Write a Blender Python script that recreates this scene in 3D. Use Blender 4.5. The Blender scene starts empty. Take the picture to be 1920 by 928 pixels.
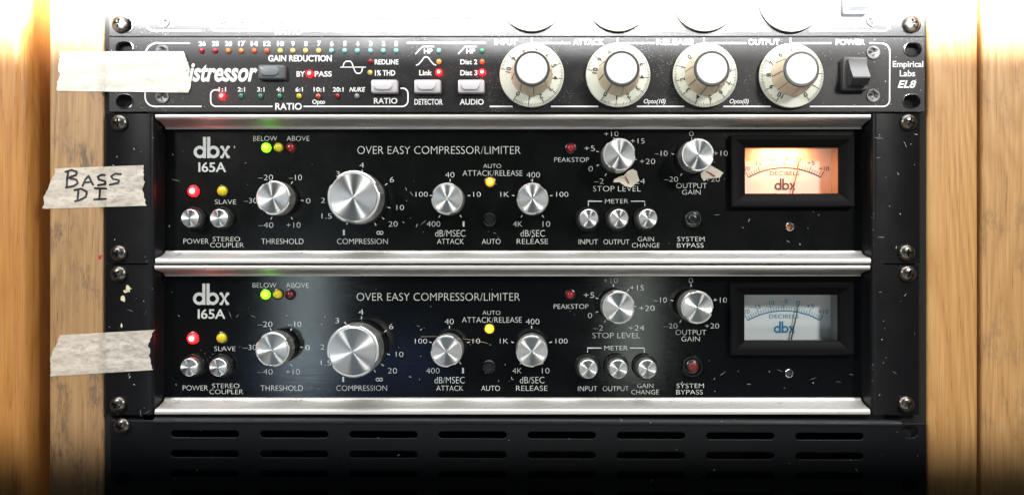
import bpy, bmesh, math, random
from mathutils import Vector, Matrix

sc = bpy.context.scene
C = sc.collection
PI = math.pi

# ------------------------------------------------------------------ scale and camera
S = 0.0003155            # metres per photo pixel on the plane of the rack ears
D = 0.45                 # camera to that plane
VX, VY = 985.0, 458.0    # foot of the camera's axis on the rack, in photo pixels


def uv(px, py, w=0.0):
    """a point of the rack, on the plane standing w metres proud of the rack ears"""
    k = S * (D - w) / D
    return (VX - 960) * S + (px - VX) * k, (464 - VY) * S + (VY - py) * k


cam_d = bpy.data.cameras.new('camera')
cam = bpy.data.objects.new('camera', cam_d)
C.objects.link(cam)
cam.location = ((VX - 960) * S, -D, (464 - VY) * S)
cam.rotation_euler = (PI / 2, 0, 0)
cam_d.sensor_width = 36.0
cam_d.lens = 36.0 * D / (1920 * S)
cam_d.shift_x = (960 - VX) / 1920
cam_d.shift_y = -(464 - VY) / 1920
cam_d.clip_start = 0.01
cam_d.clip_end = 50
sc.camera = cam

# ------------------------------------------------------------------ world, lamps, exposure
world = bpy.data.worlds.new('World')
sc.world = world
world.use_nodes = True
bg = world.node_tree.nodes['Background']
bg.inputs[0].default_value = (0.80, 0.90, 1.0, 1)
bg.inputs[1].default_value = 0.045
sc.view_settings.view_transform = 'Standard'
sc.view_settings.look = 'None'
sc.view_settings.exposure = 0
sc.view_settings.gamma = 1
sc.render.engine = 'CYCLES'
sc.cycles.use_denoising = True
sc.cycles.sample_clamp_indirect = 4.0
sc.cycles.max_bounces = 6


def area_lamp(name, loc, aim, size, watts, color=(1, 1, 1), spread=None, low_fade=None):
    """an area lamp; door = (z where an added fade cuts its light off, z where it is whole), on the rack's face"""
    d = bpy.data.lights.new(name, 'AREA')
    d.shape = 'RECTANGLE'
    d.size, d.size_y = size
    d.energy = watts
    d.color = color
    if spread:
        d.spread = math.radians(spread)
    o = bpy.data.objects.new(name, d)
    C.objects.link(o)
    o.location = loc
    v = (Vector(aim) - Vector(loc)).normalized()
    o.rotation_euler = v.to_track_quat('-Z', 'Y').to_euler()
    if low_fade:
        d.use_nodes = True
        nt = d.node_tree
        em = next(n for n in nt.nodes if n.type == 'EMISSION')
        geo = nt.nodes.new('ShaderNodeNewGeometry')
        sp = nt.nodes.new('ShaderNodeSeparateXYZ')
        si = nt.nodes.new('ShaderNodeSeparateXYZ')
        nt.links.new(geo.outputs['Position'], sp.inputs[0])
        nt.links.new(geo.outputs['Incoming'], si.inputs[0])

        def m(op, a, b):
            n = nt.nodes.new('ShaderNodeMath')
            n.operation = op
            for i, x in enumerate((a, b)):
                if isinstance(x, (int, float)):
                    n.inputs[i].default_value = x
                else:
                    nt.links.new(x, n.inputs[i])
            return n.outputs[0]
        slope = m('DIVIDE', si.outputs[2], si.outputs[1])
        zhit = m('SUBTRACT', sp.outputs[2], m('MULTIPLY', slope, sp.outputs[1]))
        mr = nt.nodes.new('ShaderNodeMapRange')
        mr.interpolation_type = 'SMOOTHSTEP'
        nt.links.new(zhit, mr.inputs[0])
        mr.inputs[1].default_value = low_fade[0]
        mr.inputs[2].default_value = low_fade[1]
        nt.links.new(mr.outputs[0], em.inputs['Strength'])
    return o


LOW_FADE = (-0.139, -0.092)  # made-up cut in the lamps' light, dimming the foot of the rack
WARM = (1.0, 0.97, 0.93)
area_lamp('key_lamp', (-0.62, -0.72, 0.43), (0, 0, 0.0), (0.13, 0.13), 5.4, WARM, low_fade=LOW_FADE)
area_lamp('key_lamp', (0.55, -0.72, 0.43), (0, 0, 0.0), (0.13, 0.13), 6.4, WARM, low_fade=LOW_FADE)
area_lamp('overhead_lamp', (0.0, -0.26, 0.55), (0, -0.24, 0), (1.1, 0.36), 4.0, (1, 1, 1), spread=100, low_fade=LOW_FADE)
area_lamp('added_low_fill', (0.1, -0.75, -0.45), (0.0, 0, 0.02), (0.9, 0.16), 1.3, (1.0, 0.93, 0.85), low_fade=LOW_FADE)  # added fill out of view, lifts the upper trims from below
area_lamp('strip_lamp', (-0.42, -1.0, -0.13), (0, 0, -0.08), (0.08, 0.30), 0.42, (0.78, 0.95, 1.0), low_fade=LOW_FADE)
area_lamp('blue_lamp', (-0.33, -1.0, -0.235), (0, 0, -0.08), (0.36, 0.09), 0.07, (0.25, 0.45, 1.0), low_fade=LOW_FADE)
area_lamp('strip_lamp', (0.22, -1.0, -0.15), (0, 0, -0.08), (0.055, 0.22), 0.17, (0.90, 1.0, 0.92), low_fade=LOW_FADE)
area_lamp('added_top_light', (0.0, -0.12, 0.160), (0, 0, 0.160), (1.3, 0.006), 5.0, (1, 1, 1), spread=31)  # added strips out of view, here and below, bleach the rack's top white
area_lamp('added_top_light', (0.0, -0.36, 0.07), (0, 0, 0.176), (1.3, 0.006), 26.0, (1, 1, 1), spread=14)
area_lamp('added_top_light', (0.0, -0.12, 0.165), (0, 0, 0.165), (1.3, 0.006), 6.0, (1, 1, 1), spread=50)
area_lamp('added_top_light', (0.0, -0.22, 0.22), (0, 0, 0.22), (1.3, 0.02), 0.8, (1, 1, 1), spread=60)


# ------------------------------------------------------------------ materials
def new_mat(name):
    m = bpy.data.materials.new(name)
    m.use_nodes = True
    return m, m.node_tree, m.node_tree.nodes['Principled BSDF']


def simple(name, col, rough=0.5, metal=0.0, coat=0.0, spec=0.5, emit=None, es=0.0, trans=0.0):
    m, nt, b = new_mat(name)
    b.inputs['Base Color'].default_value = (*col, 1)
    b.inputs['Roughness'].default_value = rough
    b.inputs['Metallic'].default_value = metal
    b.inputs['Coat Weight'].default_value = coat
    b.inputs['Specular IOR Level'].default_value = spec
    b.inputs['Transmission Weight'].default_value = trans
    if emit:
        b.inputs['Emission Color'].default_value = (*emit, 1)
        b.inputs['Emission Strength'].default_value = es
    return m


class NT:
    """small helper round a node tree"""

    def __init__(self, nt):
        self.nt = nt
        self.co = None

    def node(self, t, **kw):
        n = self.nt.nodes.new(t)
        for k, v in kw.items():
            setattr(n, k, v)
        return n

    def link(self, a, b):
        self.nt.links.new(a, b)

    def coord(self, scale=(1, 1, 1), kind='Object', loc=(0, 0, 0), rot=(0, 0, 0)):
        tc = self.node('ShaderNodeTexCoord')
        mp = self.node('ShaderNodeMapping')
        mp.inputs['Scale'].default_value = scale
        mp.inputs['Location'].default_value = loc
        mp.inputs['Rotation'].default_value = rot
        self.link(tc.outputs[kind], mp.inputs[0])
        return mp.outputs[0]

    def noise(self, co, scale, detail=2.0, rough=0.5, dist=0.0):
        n = self.node('ShaderNodeTexNoise')
        n.inputs['Scale'].default_value = scale
        n.inputs['Detail'].default_value = detail
        n.inputs['Roughness'].default_value = rough
        n.inputs['Distortion'].default_value = dist
        self.link(co, n.inputs['Vector'])
        return n.outputs[0]

    def voro(self, co, scale, out='Distance', rand=1.0):
        n = self.node('ShaderNodeTexVoronoi')
        n.inputs['Scale'].default_value = scale
        n.inputs['Randomness'].default_value = rand
        self.link(co, n.inputs['Vector'])
        return n.outputs[out]

    def ramp(self, x, a, b, lo=0.0, hi=1.0):
        n = self.node('ShaderNodeMapRange')
        n.inputs[1].default_value = a
        n.inputs[2].default_value = b
        n.inputs[3].default_value = lo
        n.inputs[4].default_value = hi
        self.link(x, n.inputs[0])
        return n.outputs[0]

    def math(self, op, a, b=0.0):
        n = self.node('ShaderNodeMath', operation=op)
        for i, x in enumerate((a, b)):
            if isinstance(x, (int, float)):
                n.inputs[i].default_value = x
            else:
                self.link(x, n.inputs[i])
        return n.outputs[0]

    def mix(self, f, a, b):
        n = self.node('ShaderNodeMix', data_type='RGBA')
        for i, x in ((0, f), (6, a), (7, b)):
            if isinstance(x, tuple):
                n.inputs[i].default_value = (*x, 1)
            elif isinstance(x, (int, float)):
                n.inputs[i].default_value = x
            else:
                self.link(x, n.inputs[i])
        return n.outputs[2]

    def bump(self, h, strength, dist):
        n = self.node('ShaderNodeBump')
        n.inputs['Strength'].default_value = strength
        n.inputs['Distance'].default_value = dist
        self.link(h, n.inputs['Height'])
        return n.outputs[0]


def black_finish(name, base, rough, dust, seed, brushed=False, grain=0.0, dust_col=(0.42, 0.43, 0.42), film=0.0, spec=0.4):
    """black painted metal with specks of dust and paler wiped patches"""
    m, nt, b = new_mat(name)
    t = NT(nt)
    co = t.coord(loc=(seed, seed * 0.37, seed * 1.7))
    patch = t.noise(co, 14, 3, 0.6)
    patch2 = t.noise(co, 45, 3, 0.65)
    d1 = t.voro(co, 330)
    r1 = t.voro(co, 330, 'Color')
    sep = t.node('ShaderNodeSeparateColor')
    t.link(r1, sep.inputs[0])
    # a speck's size is its cell's own random number: most cells have none
    size = t.math('MULTIPLY', t.ramp(sep.outputs[0], 1.0 - dust, 1.0), 0.15)
    size = t.math('MULTIPLY', size, t.ramp(patch, 0.40, 0.66, 0.15, 1.0))
    speck = t.math('LESS_THAN', d1, size)
    d2 = t.voro(co, 900)
    r2 = t.voro(co, 900, 'Color')
    sep2 = t.node('ShaderNodeSeparateColor')
    t.link(r2, sep2.inputs[0])
    size2 = t.math('MULTIPLY', t.ramp(sep2.outputs[1], 1.0 - dust * 1.5, 1.0), 0.27)
    size2 = t.math('MULTIPLY', size2, t.ramp(patch2, 0.42, 0.62, 0.1, 1.0))
    speck2 = t.math('MULTIPLY', t.math('LESS_THAN', d2, size2), 0.65)
    f = t.math('MAXIMUM', speck, speck2)
    filmf = t.math('MULTIPLY', t.ramp(patch2, 0.35, 0.75), film)
    c0 = t.mix(filmf, base, tuple(min(1, x * 3 + 0.03) for x in base))
    col = t.mix(f, c0, dust_col)
    t.link(col, b.inputs['Base Color'])
    t.link(t.math('MAXIMUM', t.math('MULTIPLY', f, 0.8), t.ramp(patch2, 0.3, 0.7, rough * 0.85, rough * 1.2)), b.inputs['Roughness'])
    b.inputs['Specular IOR Level'].default_value = spec
    if brushed:
        cb = t.coord(scale=(30, 1, 2600))
        h = t.noise(cb, 1.0, 3, 0.6)
        t.link(t.bump(h, 0.10, 0.0002), b.inputs['Normal'])
    elif grain:
        h = t.noise(co, 1500, 2, 0.6)
        t.link(t.bump(h, grain, 0.0003), b.inputs['Normal'])
    return m


M = {}
M['panel_upper'] = black_finish('black_panel', (0.0026, 0.0032, 0.0030), 0.24, 0.13, 3.1, brushed=True, spec=0.22)
M['panel_lower'] = black_finish('black_panel_brushed', (0.0028, 0.0034, 0.0038), 0.105, 0.11, 7.7, brushed=True, spec=0.5)
M['ear'] = black_finish('black_ear', (0.006, 0.0062, 0.007), 0.34, 0.22, 5.2, grain=0.10, spec=0.25)
M['unit'] = black_finish('black_textured', (0.010, 0.010, 0.011), 0.42, 0.85, 1.3, grain=0.22, film=0.18, spec=0.3)
M['vent'] = black_finish('vent_paint', (0.0036, 0.0048, 0.0064), 0.42, 0.16, 9.4, grain=0.18, spec=0.28)
M['bezel'] = simple('bezel_plastic', (0.0040, 0.0036, 0.0040), 0.5, spec=0.07)
M['black'] = simple('black_plastic', (0.006, 0.006, 0.0065), 0.28)
M['dark'] = simple('dark_cavity', (0.004, 0.004, 0.004), 0.8)
M['ink_white'] = simple('white_print', (0.82, 0.83, 0.82), 0.5)
M['ink_grey'] = simple('grey_print', (0.55, 0.59, 0.57), 0.16)
M['ink_black'] = simple('black_print', (0.02, 0.02, 0.02), 0.5)
M['ink_lit'] = simple('lit_meter_print', (0.05, 0.055, 0.075), 0.5)  # print colour altered to suit the glow of the lit meter
M['ink_blue'] = simple('blue_print', (0.006, 0.19, 0.36), 0.5)
M['marker'] = simple('marker_ink', (0.012, 0.012, 0.02), 0.45)
M['red_marker'] = simple('red_marker', (0.30, 0.01, 0.03), 0.5)
M['magenta'] = simple('magenta_marker', (0.42, 0.005, 0.06), 0.5)
M['fleck'] = simple('cream_paint', (0.62, 0.55, 0.36), 0.6)
M['scuff'] = simple('scuffed_metal', (0.34, 0.36, 0.37), 0.55)
M['cream'] = simple('cream_dial', (0.78, 0.81, 0.69), 0.38, coat=0.2)
M['beige'] = simple('beige_knob', (0.74, 0.62, 0.46), 0.38)
M['groove'] = simple('brown_groove', (0.20, 0.14, 0.085), 0.6)
M['cap_white'] = simple('white_cap', (0.80, 0.81, 0.80), 0.35)
M['cap_ring'] = simple('grey_ring', (0.045, 0.05, 0.055), 0.4)
M['key_grey'] = simple('pale_key', (0.50, 0.49, 0.51), 0.30, coat=0.3)
M['key_pale'] = simple('key_face', (0.58, 0.57, 0.59), 0.42)
M['key_dark'] = simple('smoked_key', (0.11, 0.125, 0.13), 0.28, coat=0.3)
M['key_dark_face'] = simple('smoked_key_face', (0.17, 0.19, 0.20), 0.42)
M['rocker'] = simple('rocker_plastic', (0.035, 0.037, 0.04), 0.30, coat=0.9)
M['rocker_plate'] = simple('rocker_plate', (0.06, 0.063, 0.066), 0.38)
M['meter_card'] = simple('meter_card', (0.66, 0.72, 0.72), 0.55)
M['meter_wall'] = simple('meter_wall', (0.30, 0.31, 0.30), 0.5)
M['needle'] = simple('needle_paint', (0.02, 0.02, 0.025), 0.5)
M['needle_lit'] = simple('lit_needle_paint', (0.16, 0.07, 0.04), 0.5)  # needle colour lightened and warmed for the lit meter's glow
M['hair'] = simple('hair', (0.40, 0.30, 0.15), 0.4)
M['backdrop'] = simple('cabinet_dark', (0.006, 0.006, 0.006), 0.9)
M['slot_shade'] = simple('slot_shade_black', (0.0012, 0.0012, 0.0013), 0.8, spec=0.1)  # near-black standing in for the shade behind the vent slots
M['steel'] = simple('rail_steel', (0.10, 0.10, 0.10), 0.4, metal=0.7)


def worn_metal(name, col, rough, seed, aniso=None, brush=None, rust=None, stretch=False, clean=False, metal=1.0):
    m, nt, b = new_mat(name)
    t = NT(nt)
    b.inputs['Metallic'].default_value = metal
    co = t.coord(loc=(seed, seed, seed))
    n = t.noise(t.coord(scale=(0.06, 1, 1.0)), 300, 3, 0.6) if stretch else t.noise(co, 120, 4, 0.65)
    c = t.mix(t.ramp(n, 0.35, 0.7), col, tuple(x * (0.96 if clean else 0.90 if stretch else 0.82) for x in col))
    if stretch:
        g1 = t.noise(co, 70, 4, 0.7)
        g2 = t.noise(co, 600, 3, 0.7)
        gr = t.math('MULTIPLY', t.ramp(g1, 0.58, 0.70), t.ramp(g2, 0.52, 0.62))
        c = t.mix(t.math('MULTIPLY', gr, 0.8), c, (0.10, 0.085, 0.065))
    if rust:
        r = t.noise(co, 260, 4, 0.7)
        c = t.mix(t.ramp(r, 0.52, 0.66), c, rust)
        t.link(t.ramp(r, 0.5, 0.66, 1.0, 0.5), b.inputs['Metallic'])
    if clean:
        b.inputs['Base Color'].default_value = (*col, 1)
        b.inputs['Roughness'].default_value = rough
    else:
        t.link(c, b.inputs['Base Color'])
        t.link(t.ramp(n, 0.3, 0.7, rough * 0.9, rough * 1.12), b.inputs['Roughness'])
    if aniso:
        b.inputs['Anisotropic'].default_value = aniso
        tg = t.node('ShaderNodeTangent', direction_type='RADIAL', axis='Y')
        t.link(tg.outputs[0], b.inputs['Tangent'])
        b.inputs['Anisotropic Rotation'].default_value = 0.0
    if brush:
        cb = t.coord(scale=brush)
        h = t.noise(cb, 1.0, 3, 0.6)
        t.link(t.bump(h, 0.05, 0.0001), b.inputs['Normal'])
    return m


M['trim'] = worn_metal('brushed_trim', (0.70, 0.69, 0.66), 0.50, 2.0, stretch=True, metal=0.8)
M['spun'] = worn_metal('spun_aluminium', (0.55, 0.57, 0.57), 0.43, 4.0, aniso=1.0, clean=True)
M['turned'] = worn_metal('turned_aluminium', (0.86, 0.85, 0.83), 0.40, 6.0)
M['screw'] = worn_metal('screw_steel', (0.15, 0.142, 0.128), 0.30, 8.0, rust=(0.10, 0.06, 0.035))
M['chrome'] = worn_metal('bright_ring', (0.72, 0.73, 0.74), 0.16, 9.0)
M['blackscrew'] = worn_metal('black_screw', (0.09, 0.09, 0.09), 0.35, 3.0)


def led_mat(name, col, glow=None, strength=0.0, rough=0.18):
    return simple(name, col, rough, coat=0.5, emit=glow, es=strength)


M['led_red_hot'] = led_mat('red_led_core', (0.5, 0.05, 0.05), (1.0, 0.05, 0.045), 26)
M['led_red_lit'] = led_mat('red_led_lit', (0.5, 0.02, 0.02), (1.0, 0.0012, 0.002), 34)
M['led_green_hot'] = led_mat('green_led_core', (0.2, 0.5, 0.05), (0.45, 1.0, 0.012), 8)
M['led_green_lit'] = led_mat('green_led_lit', (0.1, 0.5, 0.02), (0.10, 0.80, 0.002), 6)
M['led_amber_hot'] = led_mat('amber_led_core', (0.5, 0.35, 0.02), (1.0, 0.58, 0.07), 2.6)
M['led_amber_lit'] = led_mat('amber_led_lit', (0.5, 0.3, 0.01), (1.0, 0.36, 0.005), 1.3)
M['led_yellow_hot'] = led_mat('yellow_led_core', (0.5, 0.45, 0.02), (1.0, 0.78, 0.06), 2.6)
M['led_yellow_lit'] = led_mat('yellow_led_lit', (0.5, 0.4, 0.01), (1.0, 0.62, 0.01), 1.4)
M['led_yellow'] = led_mat('yellow_led_off', (0.62, 0.52, 0.015))
M['led_pale_yellow'] = led_mat('pale_yellow_led_off', (0.60, 0.46, 0.10))
M['led_red'] = led_mat('red_led_off', (0.26, 0.008, 0.012))
M['led_dark_red'] = led_mat('dark_red_led_off', (0.10, 0.004, 0.006))
M['led_orange'] = led_mat('orange_led_off', (0.55, 0.15, 0.03))
M['led_deep_orange'] = led_mat('deep_orange_led_off', (0.50, 0.08, 0.025))
M['led_green'] = led_mat('green_led_off', (0.04, 0.22, 0.12))
M['led_teal'] = led_mat('teal_led_off', (0.16, 0.42, 0.36))
M['led_grey'] = led_mat('clear_led_off', (0.24, 0.24, 0.25))
M['bypass_red'] = simple('red_button', (0.13, 0.007, 0.004), 0.45)


def glass_mat():
    m, nt, b = new_mat('meter_glass')
    t = NT(nt)
    nt.nodes.remove(b)
    tr = t.node('ShaderNodeBsdfTransparent')
    gl = t.node('ShaderNodeBsdfGlossy')
    gl.inputs['Roughness'].default_value = 0.03
    fr = t.node('ShaderNodeFresnel')
    fr.inputs['IOR'].default_value = 1.35
    mx = t.node('ShaderNodeMixShader')
    t.link(fr.outputs[0], mx.inputs[0])
    t.link(tr.outputs[0], mx.inputs[1])
    t.link(gl.outputs[0], mx.inputs[2])
    t.link(mx.outputs[0], nt.nodes['Material Output'].inputs[0])
    return m


M['glass'] = glass_mat()


def tape_mat(name, seed, clear=0.34, pale=1.0, base_see=0.24):
    """crepe masking tape: thin enough for dark things to show through where it is stuck down"""
    m, nt, b = new_mat(name)
    t = NT(nt)
    co = t.coord(loc=(seed, 0, seed), scale=(0.55, 1, 1.5))
    n1 = t.noise(co, 330, 4, 0.70)
    n2 = t.noise(co, 35, 3, 0.6)
    crepe = t.noise(t.coord(scale=(1500, 1, 120)), 1.0, 3, 0.6)
    col = t.mix(t.ramp(n2, 0.3, 0.7), tuple(min(0.86, q * pale) for q in (0.70, 0.64, 0.54)), tuple(min(0.88, q * pale) for q in (0.77, 0.72, 0.63)))
    t.link(col, b.inputs['Base Color'])
    b.inputs['Roughness'].default_value = 0.55
    see = t.math('MULTIPLY', t.ramp(n1, 0.42, 0.66), t.ramp(n2, 0.32, 0.62, 0.35, 1.0))
    see = t.math('ADD', t.math('MULTIPLY', see, clear), base_see)
    t.link(t.math('SUBTRACT', 1.0, see), b.inputs['Alpha'])
    t.link(t.bump(t.math('ADD', crepe, t.math('MULTIPLY', n1, 0.5)), 0.18, 0.0003), b.inputs['Normal'])
    return m


M['tape1'] = tape_mat('masking_tape', 1.0, 0.24, 1.25, 0.10)
M['tape2'] = tape_mat('masking_tape', 2.3)
M['tape3'] = tape_mat('masking_tape', 4.1)


def wood_mat(name, a, b_, c, seed, grime=0.0, ring=1.0, rough=0.42):
    m, nt, b = new_mat(name)
    t = NT(nt)
    co = t.coord(loc=(seed, seed * 2, seed * 3))
    warp = t.noise(t.coord(scale=(1, 1, 0.16), loc=(seed, 0, seed)), 26, 2, 0.5)
    # growth rings: bands across the board bent by a slow noise along it
    sx = t.node('ShaderNodeSeparateXYZ')
    t.link(co, sx.inputs[0])
    x = t.math('ADD', t.math('MULTIPLY', sx.outputs[0], 150 * ring), t.math('MULTIPLY', warp, 13.0))
    x = t.math('ADD', x, t.math('MULTIPLY', sx.outputs[2], 5.0))
    band = t.math('FRACT', x)
    band = t.math('MULTIPLY', t.math('ABSOLUTE', t.math('SUBTRACT', band, 0.42)), 1.75)
    fine = t.noise(t.coord(scale=(1050, 1050, 22), loc=(seed, 0, 0)), 1.0, 3, 0.6)
    pores = t.noise(t.coord(scale=(1500, 1500, 60), loc=(seed, 4, 0)), 1.0, 2, 0.5)
    big = t.noise(t.coord(scale=(1, 1, 0.3), loc=(seed, 1, 2)), 18, 3, 0.5)
    col = t.mix(t.math('MULTIPLY', band, 0.95), a, b_)
    col = t.mix(t.ramp(big, 0.3, 0.7, 0, 0.45), col, b_)
    col = t.mix(t.ramp(fine, 0.35, 0.75, 0.0, 0.75), col, c)
    pm = t.math('MULTIPLY', t.ramp(pores, 0.60, 0.70), t.ramp(band, 0.2, 0.9, 0.1, 0.75))
    col = t.mix(pm, col, tuple(v * 0.45 for v in c))
    if grime:
        g1 = t.noise(t.coord(scale=(1, 1, 0.7), loc=(seed, 5, 1)), 40, 4, 0.65)
        g2 = t.noise(t.coord(scale=(1, 1, 0.25), loc=(seed, 7, 1)), 420, 3, 0.7)
        g = t.math('MULTIPLY', t.ramp(g1, 0.50, 0.64), t.ramp(g2, 0.44, 0.58))
        col = t.mix(t.math('MULTIPLY', g, grime), col, (0.12, 0.085, 0.055))
    t.link(col, b.inputs['Base Color'])
    t.link(t.ramp(fine, 0.3, 0.7, rough * 0.85, rough * 1.3), b.inputs['Roughness'])
    t.link(t.bump(t.math('ADD', fine, pores), 0.18, 0.0003), b.inputs['Normal'])
    return m


M['wood_rail'] = wood_mat('oak_rail', (0.46, 0.285, 0.135), (0.35, 0.205, 0.09), (0.25, 0.14, 0.06), 1.7, grime=0.9)
M['wood_board'] = wood_mat('oak_board', (0.54, 0.265, 0.070), (0.43, 0.19, 0.044), (0.32, 0.125, 0.028), 4.4, ring=0.55)
M['wood_shaded'] = wood_mat('oak_shaded', (0.15, 0.058, 0.012), (0.11, 0.04, 0.008), (0.08, 0.028, 0.006), 6.1, ring=0.6)  # oak darkened: the shade of the gap is put into its colour
M['wood_post'] = wood_mat('oak_post', (0.56, 0.325, 0.125), (0.42, 0.215, 0.068), (0.31, 0.145, 0.042), 8.3, ring=0.8)
M['wood_side'] = wood_mat('oak_side', (0.53, 0.315, 0.130), (0.40, 0.215, 0.075), (0.30, 0.15, 0.05), 12.9, grime=0.5)


# ------------------------------------------------------------------ mesh building
class MB:
    """collects faces in (u, v, w): u right, v up, w out of the rack towards the viewer"""

    def __init__(self):
        self.v, self.f, self.mi = [], [], []

    def add(self, pts, faces, mi=0):
        b = len(self.v)
        self.v += [tuple(p) for p in pts]
        for f in faces:
            self.f.append([b + i for i in f])
            self.mi.append(mi)

    def box(self, u0, u1, v0, v1, w0, w1, mi=0):
        p = [(u, v, w) for w in (w0, w1) for v in (v0, v1) for u in (u0, u1)]
        self.add(p, [(0, 2, 3, 1), (4, 5, 7, 6), (0, 1, 5, 4), (2, 6, 7, 3), (0, 4, 6, 2), (1, 3, 7, 5)], mi)

    def loft(self, rings, cap0=True, cap1=True, mi=0, closed=True):
        n = len(rings[0])
        pts = [p for r in rings for p in r]
        fs = []
        for k in range(len(rings) - 1):
            for i in range(n if closed else n - 1):
                j = (i + 1) % n
                fs.append((k * n + i, k * n + j, (k + 1) * n + j, (k + 1) * n + i))
        if cap0:
            fs.append(tuple(range(n - 1, -1, -1)))
        if cap1:
            fs.append(tuple((len(rings) - 1) * n + i for i in range(n)))
        self.add(pts, fs, mi)

    def lathe(self, cu, cv, prof, n=48, rad=None, mi=0, cap0=True, cap1=True, ph=0.0):
        rings = []
        for (r, w) in prof:
            ring = []
            for i in range(n):
                a = 2 * PI * i / n + ph
                rr = r * (rad(a, w) if rad else 1.0)
                ring.append((cu + rr * math.cos(a), cv + rr * math.sin(a), w))
            rings.append(ring)
        self.loft(rings, cap0, cap1, mi)

    def plate(self, out, w0, w1, bev=0.0, mi=0):
        """a slab with outline OUT (counter-clockwise), its front edge bevelled"""
        n = len(out)

        def inset(d):
            r = []
            for i in range(n):
                a, b, c = Vector(out[i - 1]), Vector(out[i]), Vector(out[(i + 1) % n])
                e1, e2 = (b - a).normalized(), (c - b).normalized()
                n1, n2 = Vector((-e1.y, e1.x)), Vector((-e2.y, e2.x))
                m = (n1 + n2)
                m = m / max(m.length_squared, 0.3) * 2
                r.append(b + m * d)
            return r
        rings = [[(p[0], p[1], w0) for p in out], [(p[0], p[1], w1 - bev) for p in out]]
        if bev:
            for k in (1, 2, 3):
                t = k / 3 * PI / 2
                rings.append([(p.x, p.y, w1 - bev + bev * math.sin(t)) for p in inset(bev * (1 - math.cos(t)))])
        self.loft(rings, True, True, mi)

    def flat(self, out, w, mi=0):
        self.add([(p[0], p[1], w) for p in out], [tuple(range(len(out)))], mi)

    def ribbon(self, pts, wid, w, mi=0, taper=None):
        """a flat printed line of width WID along the points"""
        P = [Vector(p) for p in pts]
        L, R = [], []
        for i, p in enumerate(P):
            a = P[max(i - 1, 0)]
            b = P[min(i + 1, len(P) - 1)]
            t = (b - a).normalized()
            nrm = Vector((-t.y, t.x))
            if 0 < i < len(P) - 1:
                e = (P[i] - P[i - 1]).normalized()
                k = max(0.6, abs(nrm.dot(Vector((-e.y, e.x)))))
            else:
                k = 1
            h = wid / 2 / k * (taper[i] if taper else 1)
            L.append(p + nrm * h)
            R.append(p - nrm * h)
        n = len(P)
        self.add([(q.x, q.y, w) for q in L] + [(q.x, q.y, w) for q in R],
                 [(i, n + i, n + i + 1, i + 1) for i in range(n - 1)], mi)

    def tube(self, pts, r, n=6, mi=0):
        P = [Vector(p) for p in pts]
        rings = []
        for i, p in enumerate(P):
            t = (P[min(i + 1, len(P) - 1)] - P[max(i - 1, 0)]).normalized()
            a = t.cross(Vector((0, 0, 1)))
            a = a.normalized() if a.length > 1e-6 else Vector((1, 0, 0))
            b = t.cross(a)
            rings.append([p + (a * math.cos(2 * PI * k / n) + b * math.sin(2 * PI * k / n)) * r for k in range(n)])
        self.loft(rings, True, True, mi)

    def prism(self, prof, u0, u1, mi=0, nseg=1):
        """profile of (v, w) pushed along u"""
        rings = [[(u0 + (u1 - u0) * k / nseg, v, w) for v, w in prof] for k in range(nseg + 1)]
        self.loft(rings, True, True, mi)

    def text(self, s, box, w, mi=0, bold=0.0, shear=0.0):
        """lettering fitted to a box (x0, x1, y0, y1) of photo pixels on plane w"""
        vs, fs, bb = glyphs(s, bold, shear)
        u0, v1 = uv(box[0], box[2], w)
        u1, v0 = uv(box[1], box[3], w)
        su, sv = (u1 - u0) / max(bb[1] - bb[0], 1e-6), (v1 - v0) / max(bb[3] - bb[2], 1e-6)
        self.add([(u0 + (x - bb[0]) * su, v0 + (y - bb[2]) * sv, w) for x, y in vs], fs, mi)

    def text_at(self, s, cu, cv, h, w, ang=0.0, mi=0, bold=0.0, wid=1.0):
        vs, fs, bb = glyphs(s, bold, 0.0)
        k = h / (bb[3] - bb[2])
        mx, my = (bb[0] + bb[1]) / 2, (bb[2] + bb[3]) / 2
        ca, sa = math.cos(ang), math.sin(ang)
        pts = []
        for x, y in vs:
            a, b = (x - mx) * k * wid, (y - my) * k
            pts.append((cu + a * ca - b * sa, cv + a * sa + b * ca, w))
        self.add(pts, fs, mi)

    def build(self, name, mats, root=None, smooth=None, recalc=True, origin=None):
        if not isinstance(mats, (list, tuple)):
            mats = [mats]
        P = [Vector((u, -w, v)) for u, v, w in self.v]
        lo = Vector([min(p[i] for p in P) for i in range(3)])
        hi = Vector([max(p[i] for p in P) for i in range(3)])
        c = (lo + hi) / 2 if origin is None else Vector(origin)
        me = bpy.data.meshes.new(name)
        me.from_pydata([p - c for p in P], [], self.f)
        for m in mats:
            me.materials.append(m)
        me.polygons.foreach_set('material_index', self.mi)
        me.update()
        if recalc:
            bm = bmesh.new()
            bm.from_mesh(me)
            bmesh.ops.recalc_face_normals(bm, faces=bm.faces)
            bm.to_mesh(me)
            bm.free()
        if smooth:
            me.shade_smooth()
            me.set_sharp_from_angle(angle=math.radians(smooth))
        o = bpy.data.objects.new(name, me)
        C.objects.link(o)
        put(o, c, root)
        return o


HOME = {}


def put(o, c, root):
    """place o at point c of the photographed rack, as a child of root"""
    HOME[o.name] = c.copy()
    if root is not None:
        o.parent = root
        o.location = c - HOME[root.name]
    else:
        o.location = c


_G = {}


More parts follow.
